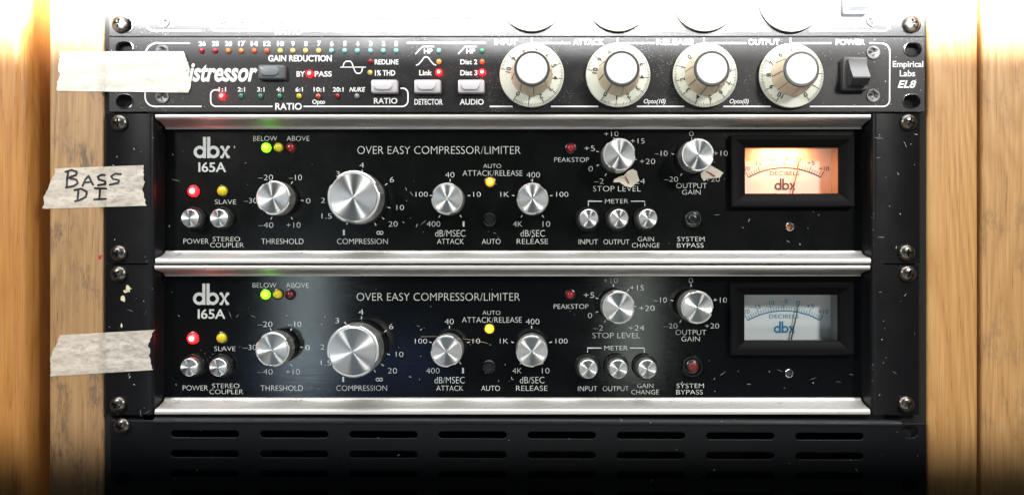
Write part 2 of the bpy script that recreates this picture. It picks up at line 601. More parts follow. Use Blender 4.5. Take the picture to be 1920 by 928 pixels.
def glyphs(s, bold, shear):
    key = (s, bold, shear)
    if key not in _G:
        cu = bpy.data.curves.new('t', 'FONT')
        cu.body = s
        cu.size = 1.0
        cu.resolution_u = 4
        cu.offset = bold
        cu.shear = shear
        o = bpy.data.objects.new('t', cu)
        C.objects.link(o)
        dg = bpy.context.evaluated_depsgraph_get()
        ev = o.evaluated_get(dg)
        me = ev.to_mesh()
        vs = [(v.co.x, v.co.y) for v in me.vertices]
        fs = [tuple(p.vertices) for p in me.polygons]
        ev.to_mesh_clear()
        bpy.data.objects.remove(o)
        bpy.data.curves.remove(cu)
        xs, ys = [v[0] for v in vs], [v[1] for v in vs]
        _G[key] = (vs, fs, (min(xs), max(xs), min(ys), max(ys)))
    return _G[key]


def holed_plate(name, outer, holes, w_front, thick, bevel, mat, root=None):
    """sheet metal with real openings"""
    cu = bpy.data.curves.new('p', 'CURVE')
    cu.dimensions = '2D'
    cu.fill_mode = 'BOTH'
    cu.extrude = thick / 2 - bevel
    cu.bevel_depth = bevel
    cu.bevel_resolution = 2
    cu.offset = -bevel
    for pts in [outer] + holes:
        sp = cu.splines.new('POLY')
        sp.points.add(len(pts) - 1)
        for q, p in zip(sp.points, pts):
            q.co = (p[0], p[1], 0, 1)
        sp.use_cyclic_u = True
    o = bpy.data.objects.new('p', cu)
    C.objects.link(o)
    dg = bpy.context.evaluated_depsgraph_get()
    ev = o.evaluated_get(dg)
    me = ev.to_mesh()
    mb = MB()
    mb.add([(v.co.x, v.co.y, v.co.z + w_front - thick / 2) for v in me.vertices], [tuple(p.vertices) for p in me.polygons])
    ev.to_mesh_clear()
    bpy.data.objects.remove(o)
    bpy.data.curves.remove(cu)
    return mb.build(name, mat, root, smooth=32)


def ellipse(cu, cv, ru, rv, n=28):
    return [(cu + ru * math.cos(2 * PI * i / n), cv + rv * math.sin(2 * PI * i / n)) for i in range(n)]


def slot(u0, u1, v0, v1, n=8):
    r = (v1 - v0) / 2
    cv = (v0 + v1) / 2
    a = [(u1 - r + r * math.cos(t), cv + r * math.sin(t)) for t in [-PI / 2 + PI * i / n for i in range(n + 1)]]
    b = [(u0 + r + r * math.cos(t), cv + r * math.sin(t)) for t in [PI / 2 + PI * i / n for i in range(n + 1)]]
    return a + b


def rrect(u0, u1, v0, v1, r, n=5):
    pts = []
    for cx, cy, a0 in ((u1 - r, v0 + r, -PI / 2), (u1 - r, v1 - r, 0), (u0 + r, v1 - r, PI / 2), (u0 + r, v0 + r, PI)):
        for i in range(n + 1):
            a = a0 + PI / 2 * i / n
            pts.append((cx + r * math.cos(a), cy + r * math.sin(a)))
    return pts


def pxbox(x0, x1, y0, y1, w=0.0):
    u0, v1 = uv(x0, y0, w)
    u1, v0 = uv(x1, y1, w)
    return u0, u1, v0, v1


def tag(o, label=None, cat=None, group=None, kind=None):
    if label:
        o['label'] = label
    if cat:
        o['category'] = cat
    if group:
        o['group'] = group
    if kind:
        o['kind'] = kind
    return o


def thing(name, label, cat, c, group=None):
    o = bpy.data.objects.new(name, None)
    o.empty_display_size = 0.02
    C.objects.link(o)
    put(o, Vector(c), None)
    return tag(o, label, cat, group)


def arc_px(cx, cy, r, a0, a1, n=6):
    """points on a circle in photo pixels; angles in degrees, counter-clockwise as seen"""
    return [(cx + r * math.cos(math.radians(a0 + (a1 - a0) * i / n)), cy - r * math.sin(math.radians(a0 + (a1 - a0) * i / n))) for i in range(n + 1)]


def line(mb, pts, wpx, w, mi=0):
    mb.ribbon([uv(x, y, w) for x, y in pts], wpx * S, w, mi)


# ------------------------------------------------------------------ small hardware
def boolean_cut(o, cutter):
    md = o.modifiers.new('cut', 'BOOLEAN')
    md.operation = 'DIFFERENCE'
    md.solver = 'EXACT'
    md.object = cutter
    dg = bpy.context.evaluated_depsgraph_get()
    me = bpy.data.meshes.new_from_object(o.evaluated_get(dg))
    o.modifiers.clear()
    o.data = me
    bpy.data.objects.remove(cutter)
    return o


def screw_mesh(name, mat, r, h, dome=True):
    """a cross-head screw standing on w = 0, with its recess cut into the head"""
    mb = MB()
    if dome:
        prof = [(r, -0.0006), (r, h * 0.22)] + [(r * math.cos(t), h * 0.22 + h * 0.78 * math.sin(t)) for t in [PI / 2 * k / 7 for k in range(1, 7)]]
    else:
        prof = [(r, -0.001), (r, h * 0.6), (r * 0.94, h)]
    mb.lathe(0, 0, prof, 32)
    o = mb.build(name, mat, None, smooth=40, origin=(0, 0, 0))
    for k in (0, 1):
        c = MB()
        a, b = r * 0.62, r * 0.13
        lo = [(-a * 0.55, -b * 0.7, h * 0.25), (a * 0.55, -b * 0.7, h * 0.25), (a * 0.55, b * 0.7, h * 0.25), (-a * 0.55, b * 0.7, h * 0.25)]
        hi = [(-a, -b, h * 1.3), (a, -b, h * 1.3), (a, b, h * 1.3), (-a, b, h * 1.3)]
        if k:
            lo = [(-y, x, w) for x, y, w in lo]
            hi = [(-y, x, w) for x, y, w in hi]
        c.loft([lo, hi])
        co = c.build('cutter', mat, None, origin=(0, 0, 0))
        o = boolean_cut(o, co)
    me = o.data
    me.shade_smooth()
    me.set_sharp_from_angle(angle=math.radians(35))
    bpy.data.objects.remove(o)
    return me


rack_screw_me = screw_mesh('rack_screw', M['screw'], 15.5 * S, 0.0030)
flat_screw_me = screw_mesh('panel_screw', M['blackscrew'], 13.0 * S, 0.0006, dome=False)


def add_screw(me, name, px, py, root, ang, w=0.0):
    u, v = uv(px, py, w)
    o = bpy.data.objects.new(name, me)
    C.objects.link(o)
    put(o, Vector((u, -w, v)), root)
    o.rotation_euler = (0, ang, 0)
    return o


def add_led(px, py, r, root, mats, w=0.0, label=None, ring=False, name='indicator_light'):
    """a lens dome; a lit one glows palest at its core"""
    u, v = uv(px, py, w)
    r = r * S
    mb = MB()
    hot = len(mats) > 1
    steps = 8
    prof = [(r, w - 0.0005), (r, w + r * 0.35)] + [(r * math.cos(t), w + r * 0.35 + r * 0.75 * math.sin(t)) for t in [PI / 2 * k / steps for k in range(1, steps)]]
    mb.lathe(u, v, prof, 24)
    o = mb.build(name, mats, root, smooth=50)
    if hot:
        rin = r * 0.5
        for p in o.data.polygons:
            c = p.center
            if math.hypot(c.x, c.z) < rin and p.normal.y < -0.3:
                p.material_index = 1
    if label:
        o['label'] = label
    if ring:
        rb = MB()
        rb.lathe(u, v, [(r * 1.28, w - 0.0002), (r * 1.28, w + 0.0005), (r * 1.08, w + 0.0007), (r * 1.0, w + 0.0003)], 24, cap0=False, cap1=False)
        rb.build('rim', M['black'], o, smooth=40)
    return o


# ------------------------------------------------------------------ the one-space unit with cream dials
def dial_knob(root, px, py, zero_deg):
    cu, cv = uv(px, py)
    R = 60 * S
    d = MB()
    d.lathe(cu, cv, [(R * 0.99, 0.0012), (R, 0.0018), (R, 0.0026), (R * 0.985, 0.0032), (R * 0.62, 0.0044)], 96)
    dial = d.build('knob', M['cream'], root, smooth=30)
    # ticks and numerals printed on the sloping skirt
    m = MB()

    def wz(rr):
        return 0.0032 + (R * 0.985 - rr) / (R * 0.365) * 0.0012 + 0.00012
    for k in range(101):
        a = math.radians(zero_deg + 2.95 * k)
        major = k % 10 == 0
        mid = k % 5 == 0
        r0 = R * (0.83 if major else 0.87 if mid else 0.90)
        r1 = R * 0.975
        hw = R * (0.012 if major else 0.0075)
        ca, sa = math.cos(a), math.sin(a)
        q = []
        for rr, s in ((r0, -1), (r1, -1), (r1, 1), (r0, 1)):
            q.append((cu + rr * ca - s * hw * sa, cv + rr * sa + s * hw * ca, wz(rr)))
        m.add(q, [(0, 1, 2, 3)])
    for k in range(11):
        a = math.radians(zero_deg + 29.5 * k)
        rr = R * 0.735
        m.text_at(str(k), cu + rr * math.cos(a), cv + rr * math.sin(a), R * 0.155, wz(rr * 0.92), a - PI / 2, bold=0.018, wid=1.05)
    m.build('dial_scale', M['ink_black'], dial)
    # the grip, with moulded grooves
    g = MB()
    w0, w1 = 0.0042, 0.0182
    ng = 9

    def rad(a, w):
        f = ((a - math.radians(zero_deg)) * ng / (2 * PI)) % 1.0
        return 0.955 if f < 0.07 else 1.0
    prof = [(R * 0.66, w0), (R * 0.64, w0 + 0.002), (R * 0.585, w1 - 0.003), (R * 0.57, w1 - 0.0008), (R * 0.545, w1)]
    g.lathe(cu, cv, prof, 180, rad)
    for i, f in enumerate(g.f):
        if len(f) == 4:
            p = [g.v[j] for j in f]
            rr = [math.hypot(q[0] - cu, q[1] - cv) for q in p]
            a = math.atan2(sum(q[1] for q in p) / 4 - cv, sum(q[0] for q in p) / 4 - cu)
            f_ = ((a - math.radians(zero_deg)) * ng / (2 * PI)) % 1.0
            if f_ < 0.06:
                g.mi[i] = 1
    g.build('grip', [M['beige'], M['groove']], dial, smooth=25)
    c = MB()
    c.lathe(cu, cv, [(R * 0.535, w1 - 0.001), (R * 0.535, w1 + 0.0006), (R * 0.515, w1 + 0.0009), (R * 0.46, w1 + 0.0009), (R * 0.455, w1 + 0.0004)], 64, cap1=False)
    c.build('cap_ring', M['cap_ring'], dial, smooth=30)
    c = MB()
    c.lathe(cu, cv, [(R * 0.462, w1 - 0.001), (R * 0.462, w1 + 0.0008), (R * 0.44, w1 + 0.0013), (R * 0.2, w1 + 0.0016)], 64)
    c.build('cap', M['cap_white'], dial, smooth=30)
    return dial


def push_key(root, x0, x1, y0, y1, body, face, label=None):
    u0, u1, v0, v1 = pxbox(x0, x1, y0, y1)
    b = MB()
    e = 0.0010
    b.loft([[(p[0], p[1], w) for p in rrect(u0 + i, u1 - i, v0 + i * 0.8, v1 - i * 0.8, 0.0011, 3)] for i, w in ((0, 0.0), (0.0001, 0.0026), (e * 0.5, 0.0034), (e * 2.2, 0.0040), (e * 2.5, 0.0040))])
    o = b.build('push_button', body, root, smooth=40)
    f = MB()
    mu, mv = (u1 - u0) * 0.13, (v1 - v0) * 0.20
    f.plate(slot(u0 + mu, u1 - mu * 1.5, v0 + mv, v1 - mv * 0.7), 0.0036, 0.0050, 0.0006)
    f.build('button_face', face, o, smooth=40)
    if label:
        o['label'] = label
    return o


def dial_unit(label, dz, knob_zero, lit, full=True):
    c = Vector((uv(968, 140)[0], 0, uv(968, 140)[1]))
    root = thing('effects_unit', label, 'rack unit', c, 'one-space rack units with cream dials')
    u0, u1, v0, v1 = pxbox(203.5, 1735, 69.5, 211.0)
    holes = []
    for hx, hy in ((234, 91), (234, 190), (1711, 93), (1709, 190)):
        hu, hv = uv(hx, hy)
        holes.append(slot(hu - 15 * S, hu + 15 * S, hv - 12 * S, hv + 12 * S))
    holed_plate('front_panel', rrect(u0, u1, v0, v1, 0.0010, 3), holes, 0.0, 0.0030, 0.0005, M['unit'], root)
    # bright worn rims of the mounting holes
    for hx, hy in ((234, 91), (234, 190), (1711, 93), (1709, 190)):
        hu, hv = uv(hx, hy)
        m = MB()
        n = 36
        rings = []
        for k, w in ((1.17, -0.0002), (1.14, 0.0005), (1.04, 0.0006), (0.98, -0.0004)):
            rings.append([(p[0], p[1], w) for p in slot(hu - 15 * S * k, hu + 15 * S * k, hv - 12 * S * k, hv + 12 * S * k)])
        m.loft(rings, False, False)
        m.build('hole_rim', M['chrome'], root, smooth=50)
    ch = MB()
    ch.box(uv(262, 0)[0], uv(1680, 0)[0], v0 + 0.0008, v1 - 0.0008, -0.20, -0.0032)
    ch.build('chassis', M['black'], root)
    W = 0.00012

    def T(s, x0, x1, y0, y1, b=0.022, sh=0.0):
        q = MB()
        q.text(s, (x0, x1, y0, y1), W, bold=b, shear=sh)
        q.build('lettering', M['ink_white'], root)

    def L(pts, wd=2.6):
        q = MB()
        line(q, pts, wd, W)
        q.build('printed_line', M['ink_white'], root)
    xs = [379, 404, 428.5, 453, 477, 501, 526, 549.5, 573.5, 598, 622, 646.5, 670.5, 695, 719, 743]
    for x, s in zip(xs, '26 23 20 17 14 12 10 9 8 7 6 5 4 3 2 1'.split()):
        hw = 6.3 if len(s) == 2 else 2.8
        T(s, x - hw, x + hw, 78, 87)
    T('GAIN REDUCTION', 503, 622, 104, 116)
    T('Distressor', 327, 483, 117, 154, 0.03, 0.28)
    T('BY', 556, 572, 134, 144.5)
    T('PASS', 590, 622, 134, 144.5)
    L([(638, 126.5), (686, 126.5)], 1.8)
    L([(643, 126), (645, 119), (649, 115.5), (657, 115.5), (660, 119), (663, 128), (666, 135), (669, 138), (675, 138), (678, 135), (680, 127)], 2.2)
    T('REDLINE', 702.5, 747, 112, 121.5)
    T('1% THD', 703, 741, 132, 142.5)
    for x, s in zip((417, 452.5, 489, 525, 561), ('1:1', '2:1', '3:1', '4:1', '6:1')):
        T(s, x - 7, x + 7, 164, 172.5)
    T('10:1', 588, 608, 164, 172.5)
    T('20:1', 624, 644, 164, 172.5)
    T('NUKE', 655, 685, 164, 172.5, 0.022, 0.25)
    T('Opto', 585.5, 609.5, 187, 198)
    L([(410, 169)] + arc_px(404, 178, 9, 95, 180) + arc_px(405, 190, 10, 180, 270) + [(511, 200)])
    T('RATIO', 516, 566, 193.5, 206.5)
    L([(569, 200)] + [(752, 200)] + arc_px(754, 189, 11, 270, 360) + arc_px(755, 176, 10, 0, 90) + [(751, 166)])
    T('RATIO', 701, 745, 184, 195)
    T('DETECTOR', 777, 830, 186, 197)
    T('AUDIO', 862, 907, 186, 197)
    L([(763, 81.2), (910, 81.2)], 3.2)
    L([(779, 102), (792, 88), (814, 88)], 2.0)
    T('HP', 795, 811, 92, 101)
    L([(780, 123), (785, 121), (790, 115.5), (795, 108.5), (799, 106.8), (803, 108.5), (808, 115.5), (813, 121), (818, 123)], 2.2)
    T('Link', 786, 810, 132, 142)
    L([(859, 102), (872, 88), (894, 88)], 2.0)
    T('HP', 874.5, 891, 92, 101)
    T('Dist 2', 863, 895, 112, 121.5)
    T('Dist 3', 863, 895, 132, 142)
    for s, x0, x1 in (('INPUT', 927, 970), ('ATTACK', 1074, 1133), ('RELEASE', 1231, 1300), ('OUTPUT', 1403, 1462), ('POWER', 1567, 1622)):
        T(s, x0, x1, 74, 85, 0.026)
    for a, b in ((997, 1070), (1158, 1228), (1320, 1399), (1482, 1559)):
        L([(a, 81.5), (b, 81.5)], 3.0)
        L([(a, 72), (a, 84)], 2.6)
    L([(1630, 81.5), (1648, 81.5)] + arc_px(1652, 98, 16.5, 85, 0, 7) + arc_px(1656, 188, 12, 0, -90, 6) + [(1518, 200)])
    for a, b in ((918, 961), (1033, 1122), (1194, 1283), (1356, 1445)):
        L([(a, 200), (b, 200)], 2.8)
    T('Opto(10)', 1207, 1248, 186, 197, 0.016, 0.25)
    T('Opto(0)', 1368, 1404, 186, 197, 0.016, 0.25)
    L([(356, 81.5), (300, 81.5)] + arc_px(296, 105, 24, 95, 180, 7) + arc_px(290, 182, 18, 180, 270, 7) + [(378, 200)])
    T('Empirical', 1674, 1731, 115, 130, 0.016)
    T('Labs', 1687, 1716, 132, 144, 0.016)
    T('EL8', 1683, 1718, 151, 165.5, 0.024, 0.28)
    cols = ['led_red', 'led_red', 'led_orange', 'led_orange', 'led_deep_orange', 'led_deep_orange'] + ['led_pale_yellow'] * 4 + ['led_teal'] * 6
    for x, k in zip(xs, cols):
        add_led(x, 96, 4.9, root, [M[k]])
    for x, k in zip((452.5, 489, 525, 561, 597, 633, 669.5), ('led_green', 'led_green', 'led_green', 'led_yellow', 'led_deep_orange', 'led_red', 'led_grey')):
        add_led(x, 181, 4.9, root, [M[k if full else 'led_grey']])  # top unit's lenses drained to grey, imitating the wash of light
    for x, y, k in ((695, 116, 'led_red'), (694, 137, 'led_pale_yellow'), (823, 96, 'led_teal'), (823, 116.5, 'led_pale_yellow'), (904, 96, 'led_green'), (904, 116.5, 'led_orange')):
        add_led(x, y, 4.9, root, [M[k]])
    for x, y in ((417, 181), (581, 139), (823, 136.5), (904, 136.5)):
        add_led(x, y, 6.0, root, [M['led_red_lit'], M['led_red_hot']] if lit else [M['led_grey']], label='glowing red indicator' if lit else None)
    push_key(root, 487, 537, 124, 151, M['key_dark'], M['key_dark_face'], 'smoked grey button')
    for x in (697, 777.5, 859):
        push_key(root, x, x + 50, 151.5, 177, M['key_grey'], M['key_pale'])
    for (x, y), z in zip(((997, 143), (1158, 143), (1320, 143), (1481, 144)), knob_zero):
        dial_knob(root, x, y, z)
    # rocker switch
    u0, u1, v0, v1 = pxbox(1576, 1622, 110, 172)
    r = MB()
    r.plate(rrect(u0, u1, v0, v1, 0.0012, 3), 0.0, 0.0042, 0.0006)
    sw = r.build('power_switch', M['rocker_plate'], root, smooth=35)
    r = MB()
    mu = (u1 - u0) * 0.15
    h = v1 - v0
    r.prism([(v0 + h * 0.10, 0.0040), (v0 + h * 0.12, 0.0090), (v0 + h * 0.28, 0.0122), (v0 + h * 0.32, 0.0122), (v0 + h * 0.55, 0.0092), (v0 + h * 0.75, 0.0072), (v0 + h * 0.90, 0.0062), (v0 + h * 0.91, 0.0040)], u0 + mu, u1 - mu)
    r.build('rocker', M['rocker'], sw, smooth=28)
    for x, y, a in ((305, 97, 0.3), (305, 182, 0.1), (1637, 99, 0.2), (1637, 180, 0.5)):
        add_screw(flat_screw_me, 'panel_screw', x, y, root, a)
    if not full:
        for x, a in ((226, 0.2), (1708, -0.3)):
            add_screw(rack_screw_me, 'rack_screw', x, 188, root, a, 0.0008)
    root.location.z += dz
    return root


# ------------------------------------------------------------------ the two-space compressors
WP = -0.0140          # plane of the recessed front panel


def spun_knob(root, px, py, r, h, notch=3, ph=0.0, name='knob', skirt=True):
    cu, cv = uv(px, py, WP)
    R = r * S
    w0 = WP
    a = MB()
    if skirt:
        a.lathe(cu, cv, [(R * 1.02, w0), (R * 1.02, w0 + h * 0.30), (R * 0.98, w0 + h * 0.36)], 48)
        k = a.build(name, M['black'], root, smooth=35)
    else:
        a.lathe(cu, cv, [(R * 0.9, w0), (R * 0.9, w0 + h * 0.34)], 48)
        k = a.build(name, M['black'], root, smooth=35)
    b = MB()

    def rad(t, w):
        if w < w0 + h * 0.52 or not notch:
            return 1.0
        f = ((t - ph) * notch / (2 * PI)) % 1.0
        # long lands with short finger scallops between them
        d = abs(f - 0.5) * 2
        return 1.0 - 0.055 * min(1.0, (0.20 - d) / 0.05) if d < 0.20 else 1.0
    wt = w0 + h
    b.lathe(cu, cv, [(R * 0.985, w0 + h * 0.345), (R, w0 + h * 0.40), (R, w0 + h * 0.52), (R, w0 + h * 0.53), (R, wt - 0.0012), (R * 0.985, wt - 0.0005), (R * 0.955, wt - 0.0002), (R * 0.90, wt - 0.0002)], 120, rad)
    b.build('body', M['turned'], k, smooth=28)
    f = MB()
    f.lathe(cu, cv, [(R * 0.885, wt - 0.0006), (R * 0.885, wt), (R * 0.87, wt + 0.0002), (R * 0.45, wt + 0.00038), (R * 0.02, wt + 0.00045)], 64)
    f.build('face', M['spun'], k, smooth=30)
    return k


def metal_button(root, px, py, r=18, h=0.012, rb=23):
    cu, cv = uv(px, py, WP)
    R = r * S
    a = MB()
    B = rb * S
    a.lathe(cu, cv, [(B, WP), (B, WP + 0.0022), (B * 0.94, WP + 0.0030), (B * 0.86, WP + 0.0030), (B * 0.84, WP + 0.0010)], 40)
    k = a.build('push_button', M['black'], root, smooth=35)
    b = MB()
    wt = WP + h
    b.lathe(cu, cv, [(R * 0.98, WP + 0.0012), (R, WP + 0.002), (R, wt - 0.0010), (R * 0.97, wt - 0.0004), (R * 0.9, wt - 0.0001)], 48)
    b.build('body', M['turned'], k, smooth=28)
    f = MB()
    f.lathe(cu, cv, [(R * 0.9, wt - 0.0006), (R * 0.9, wt), (R * 0.45, wt + 0.0001), (R * 0.03, wt + 0.00015)], 48)
    f.build('face', M['spun'], k, smooth=30)
    return k


def ring_shape(mb, cx, cy, ro, ri, w, mi=0, a0=0, a1=360, sx=1.0):
    n = 40
    pts, fs = [], []
    for i in range(n + 1):
        a = math.radians(a0 + (a1 - a0) * i / n)
        for r in (ro, ri):
            u, v = uv(cx + r * sx * math.cos(a), cy - r * math.sin(a), w)
            pts.append((u, v, w))
    for i in range(n):
        fs.append((2 * i, 2 * i + 2, 2 * i + 3, 2 * i + 1))
    mb.add(pts, fs, mi)


def rect_px(mb, x0, x1, y0, y1, w, mi=0):
    u0, u1, v0, v1 = pxbox(x0, x1, y0, y1, w)
    mb.add([(u0, v0, w), (u1, v0, w), (u1, v1, w), (u0, v1, w)], [(0, 1, 2, 3)], mi)


def logo(mb, x0, x1, y0, y1, w, mi=0):
    """the lower-case three-letter mark: two bowls back to back on tall stems, and a flared x"""
    X = lambda t: x0 + (x1 - x0) * t
    H = y1 - y0
    r = (x1 - x0) * 0.172
    ro, ri = r, r * 0.50
    cy = y1 - r
    c1, c2 = X(0.172), X(0.545)
    st = r - ri
    e = 1e-5
    ring_shape(mb, c1, cy, ro, ri, w, mi)
    rect_px(mb, c1 + ri, c1 + ro, y0, y1 - r * 0.02, w + e, mi)
    ring_shape(mb, c2, cy, ro, ri, w, mi)
    rect_px(mb, c2 - ro, c2 - ri, y0, y1 - r * 0.02, w + e, mi)
    xl, xr = X(0.735), X(1.0)
    yt, yb = y1 - 2 * r, y1
    k = (xr - xl) * 0.34
    xm, ym = (xl + xr) / 2, (yt + yb) / 2
    P = lambda pts: mb.flat([uv(a, b, w + 2 * e) for a, b in pts], w + 2 * e, mi)
    P([(xl, yt), (xl, yt + st * 0.75), (xl + k * 0.4, yt + st * 0.85), (xm - k * 0.40, ym), (xl + k * 0.4, yb - st * 0.85), (xl, yb - st * 0.75), (xl, yb), (xl + k * 0.9, yb), (xm, ym + k * 0.5), (xr - k * 0.9, yb), (xr, yb), (xr, yb - st * 0.75), (xr - k * 0.4, yb - st * 0.85), (xm + k * 0.40, ym), (xr - k * 0.4, yt + st * 0.85), (xr, yt + st * 0.75), (xr, yt), (xr - k * 0.9, yt), (xm, ym - k * 0.5), (xl + k * 0.9, yt)])


def scale_ticks(mb, px, py, r0, r1, angs, w, wd=1.8):
    for a in angs:
        ca, sa = math.cos(math.radians(a)), math.sin(math.radians(a))
        line(mb, [(px + r0 * ca, py - r0 * sa), (px + r1 * ca, py - r1 * sa)], wd, w)


def scuffs(root, seed, regions, n, w):
    """chips and scratches through the black finish"""
    rnd = random.Random(seed)
    m = MB()
    for i in range(n):
        x0, x1, y0, y1 = rnd.choice(regions)
        x, y = rnd.uniform(x0, x1), rnd.uniform(y0, y1)
        t = rnd.random()
        if t < 0.35:
            a = rnd.choice((0.0, 0.3, -0.5, 1.2, 2.2)) + rnd.uniform(-0.3, 0.3)
            ln = rnd.uniform(3, 16)
            pts = [(x + ln * s * math.cos(a) + rnd.uniform(-.5, .5), y + ln * s * math.sin(a)) for s in (-0.5, -0.15, 0.2, 0.5)]
            m.ribbon([uv(p[0], p[1], w) for p in pts], rnd.uniform(0.35, 0.8) * S, w, 0, [0.2, 1, 0.7, 0.1])
        else:
            k = rnd.randint(5, 8)
            rr = rnd.uniform(0.6, 1.7)
            an = rnd.uniform(0, 6)
            el = rnd.uniform(1, 2.6)
            pts = []
            for j in range(k):
                b = 2 * PI * j / k
                q = rr * rnd.uniform(0.5, 1.2)
                a_, b_ = q * el * math.cos(b), q * math.sin(b) * 0.7
                pts.append(uv(x + a_ * math.cos(an) - b_ * math.sin(an), y + a_ * math.sin(an) + b_ * math.cos(an), w))
            m.flat(pts, w)
    o = m.build('scuffs', M['scuff'], root)
    o['kind'] = 'stuff'
    return o


def compressor(label, shift, lit_meter, red_bypass, panel_mat, seed):
    c = Vector((uv(962, 354)[0], 0, uv(962, 354)[1]))
    root = thing('compressor', label, 'rack unit', c, 'two-space rack compressors')
    g = random.Random(seed)
    # ---- recessed front panel with openings
    bz = pxbox(1397, 1572, 277, 363, WP)
    hole = uv(1481, 425, WP)
    u0, u1 = uv(290, 0, WP)[0] - 0.001, uv(1626, 0, WP)[0] + 0.001
    v1 = uv(0, 243, WP)[1] + 0.0012
    v0 = uv(0, 470, WP)[1] - 0.0012
    holed_plate('front_panel', [(u0, v0), (u1, v0), (u1, v1), (u0, v1)],
                [rrect(bz[0] - 0.001, bz[1] + 0.001, bz[2] - 0.001, bz[3] + 0.001, 0.0005, 2), ellipse(hole[0], hole[1], 7 * S, 7 * S, 20)],
                WP, 0.002, 0.0001, panel_mat, root)
    # ---- mounting ears with the rolled bend into the recess
    vt, vb = uv(0, 213.5)[1], uv(0, 494.0)[1]
    for sgn, xo, xi in ((-1, 198, 288), (1, 1725.5, 1636)):
        uo, ui = uv(xo, 0)[0], uv(xi, 0)[0]
        m = MB()
        prof = [(uo, -0.003), (uo, -0.0004), (uo - sgn * 0.0004, 0.0)]
        q = 0.0026
        for i in range(7):
            t = PI / 2 * i / 6
            prof.append((ui + sgn * q - sgn * q * math.sin(t), -q + q * math.cos(t)))
        # prof now ends on the inner wall; go back to the panel and round behind
        prof += [(ui, WP - 0.0022), (ui + sgn * 0.002, WP - 0.0022), (ui + sgn * 0.002, -0.0032)]
        rings = [[(u, v, w) for u, w in prof] for v in (vb, vt)]
        m.loft(rings)
        m.build('mounting_ear', M['ear'], root, smooth=50)
    # ---- trims, top and bottom: a flat lip and a cove running back to the panel
    ua, ub = uv(291, 0)[0], uv(1633, 0)[0]
    for sgn, ylip, yin, yback in ((1, 214.5, 221.5, 243), (-1, 494.0, 486, 470)):
        vl = uv(0, ylip)[1]
        vi = uv(0, yin)[1]
        vk = uv(0, yback, WP)[1]
        prof = [(vl, -0.0130), (vl, -0.0006), (vl - sgn * 0.0003, -0.0001), (vl - sgn * 0.0008, 0.0), (vi + sgn * 0.0006, 0.0), (vi + sgn * 0.0001, -0.0002), (vi - sgn * 0.0001, -0.0006), (vi - sgn * 0.0005, -0.0010)]
        for i in range(9):
            t = PI / 2 * i / 8
            # concave quarter
            prof.append((vi - sgn * 0.0007 + (vk + sgn * 0.0004 - vi + sgn * 0.0007) * (i / 8) ** 1.15, -0.0014 + (WP + 0.0012 + 0.0014) * math.sin(t * 0.98) ** 0.95))
        prof += [(vk, WP + 0.0012), (vk, WP + 0.0001), (vk + sgn * 0.002, WP + 0.0001)]
        m = MB()
        m.prism(prof, ua, ub, nseg=1)
        t = m.build('trim', M['trim'], root, smooth=40)
        t['label'] = 'upper aluminium trim' if sgn > 0 else 'lower aluminium trim'
    ch = MB()
    ch.box(uv(296, 0)[0], uv(1628, 0)[0], vb + 0.001, vt - 0.001, -0.22, -0.040)
    ch.build('chassis', M['black'], root)
    for x, y in ((225, 231), (224, 475), (1702, 230), (1699, 474)):
        add_screw(rack_screw_me, 'rack_screw', x, y, root, g.uniform(-0.5, 0.5))
    # ---- lettering
    W = WP + 0.00015

    def T(s, x0, x1, y0, y1, b=0.0):
        q = MB()
        q.text(s, (x0, x1, y0, y1), W, bold=b)
        q.build('lettering', M['ink_grey'], root)
    N = -0.016
    T('I65A', 372, 424, 304.5, 323, 0.018)
    T('BELOW', 475, 519.5, 255.5, 264.5, N)
    T('ABOVE', 537.5, 580, 255.5, 264.5, N)
    T('OVER EASY COMPRESSOR/LIMITER', 670, 976, 274.5, 289, N)
    T('SLAVE', 403, 442.5, 374.5, 383, N)
    T('POWER', 344, 391, 447.5, 457, N)
    T('STEREO', 399, 450, 444, 452.5, N)
    T('COUPLER', 394, 457, 455.2, 463.7, N)
    T('\u201320', 484, 512, 328, 338, N)
    T('\u201310', 541, 566, 328, 338, N)
    T('\u201330', 457, 482, 371.5, 381, N)
    T('0', 574, 582, 372, 381.5, N)
    T('+10', 537, 563.5, 417, 427, N)
    T('\u201340', 484, 512.5, 417, 427, N)
    T('THRESHOLD', 490, 569, 447.5, 457.5, N)
    T('3', 630, 637, 321.5, 331, N)
    T('4', 674, 682.5, 305, 315, N)
    T('6', 731, 738.5, 332, 342, N)
    T('2', 602, 609.5, 371, 380.5, N)
    T('1.5', 603, 622, 400.5, 410, N)
    T('1', 643, 646.5, 431, 441, N)
    T('20', 728.5, 745.5, 415, 425, N)
    T('10', 743.5, 757.5, 384.5, 394, N)
    q = MB()
    ring_shape(q, 709.3, 436.5, 3.6, 2.1, W)
    ring_shape(q, 715.3, 436.5, 3.6, 2.1, W + 1e-5)
    q.build('lettering', M['ink_grey'], root)
    T('COMPRESSION', 632, 727, 447.5, 457.5, N)
    T('40', 835, 852, 323, 333, N)
    T('100', 779.5, 802, 360, 369, N)
    T('10', 887.5, 901.5, 360, 369, N)
    T('400', 800, 825.5, 415, 425, N)
    T('1', 867.5, 871, 415, 425, N)
    T('dB/MSEC', 816, 872.5, 431.5, 443.5, N)
    T('ATTACK', 819.5, 869.5, 448, 457.5, N)
    T('AUTO', 906, 939.5, 307.8, 315.3, N)
    T('ATTACK/RELEASE', 867.5, 979.5, 319.8, 330, N)
    T('AUTO', 903.5, 938.5, 448, 457.5, N)
    T('400', 987, 1012.5, 323, 333, N)
    T('1K', 938.5, 954, 360, 369, N)
    T('100', 1043, 1065.5, 360, 369, N)
    T('4K', 962, 979.5, 415, 425, N)
    T('10', 1017.5, 1031.5, 415, 425, N)
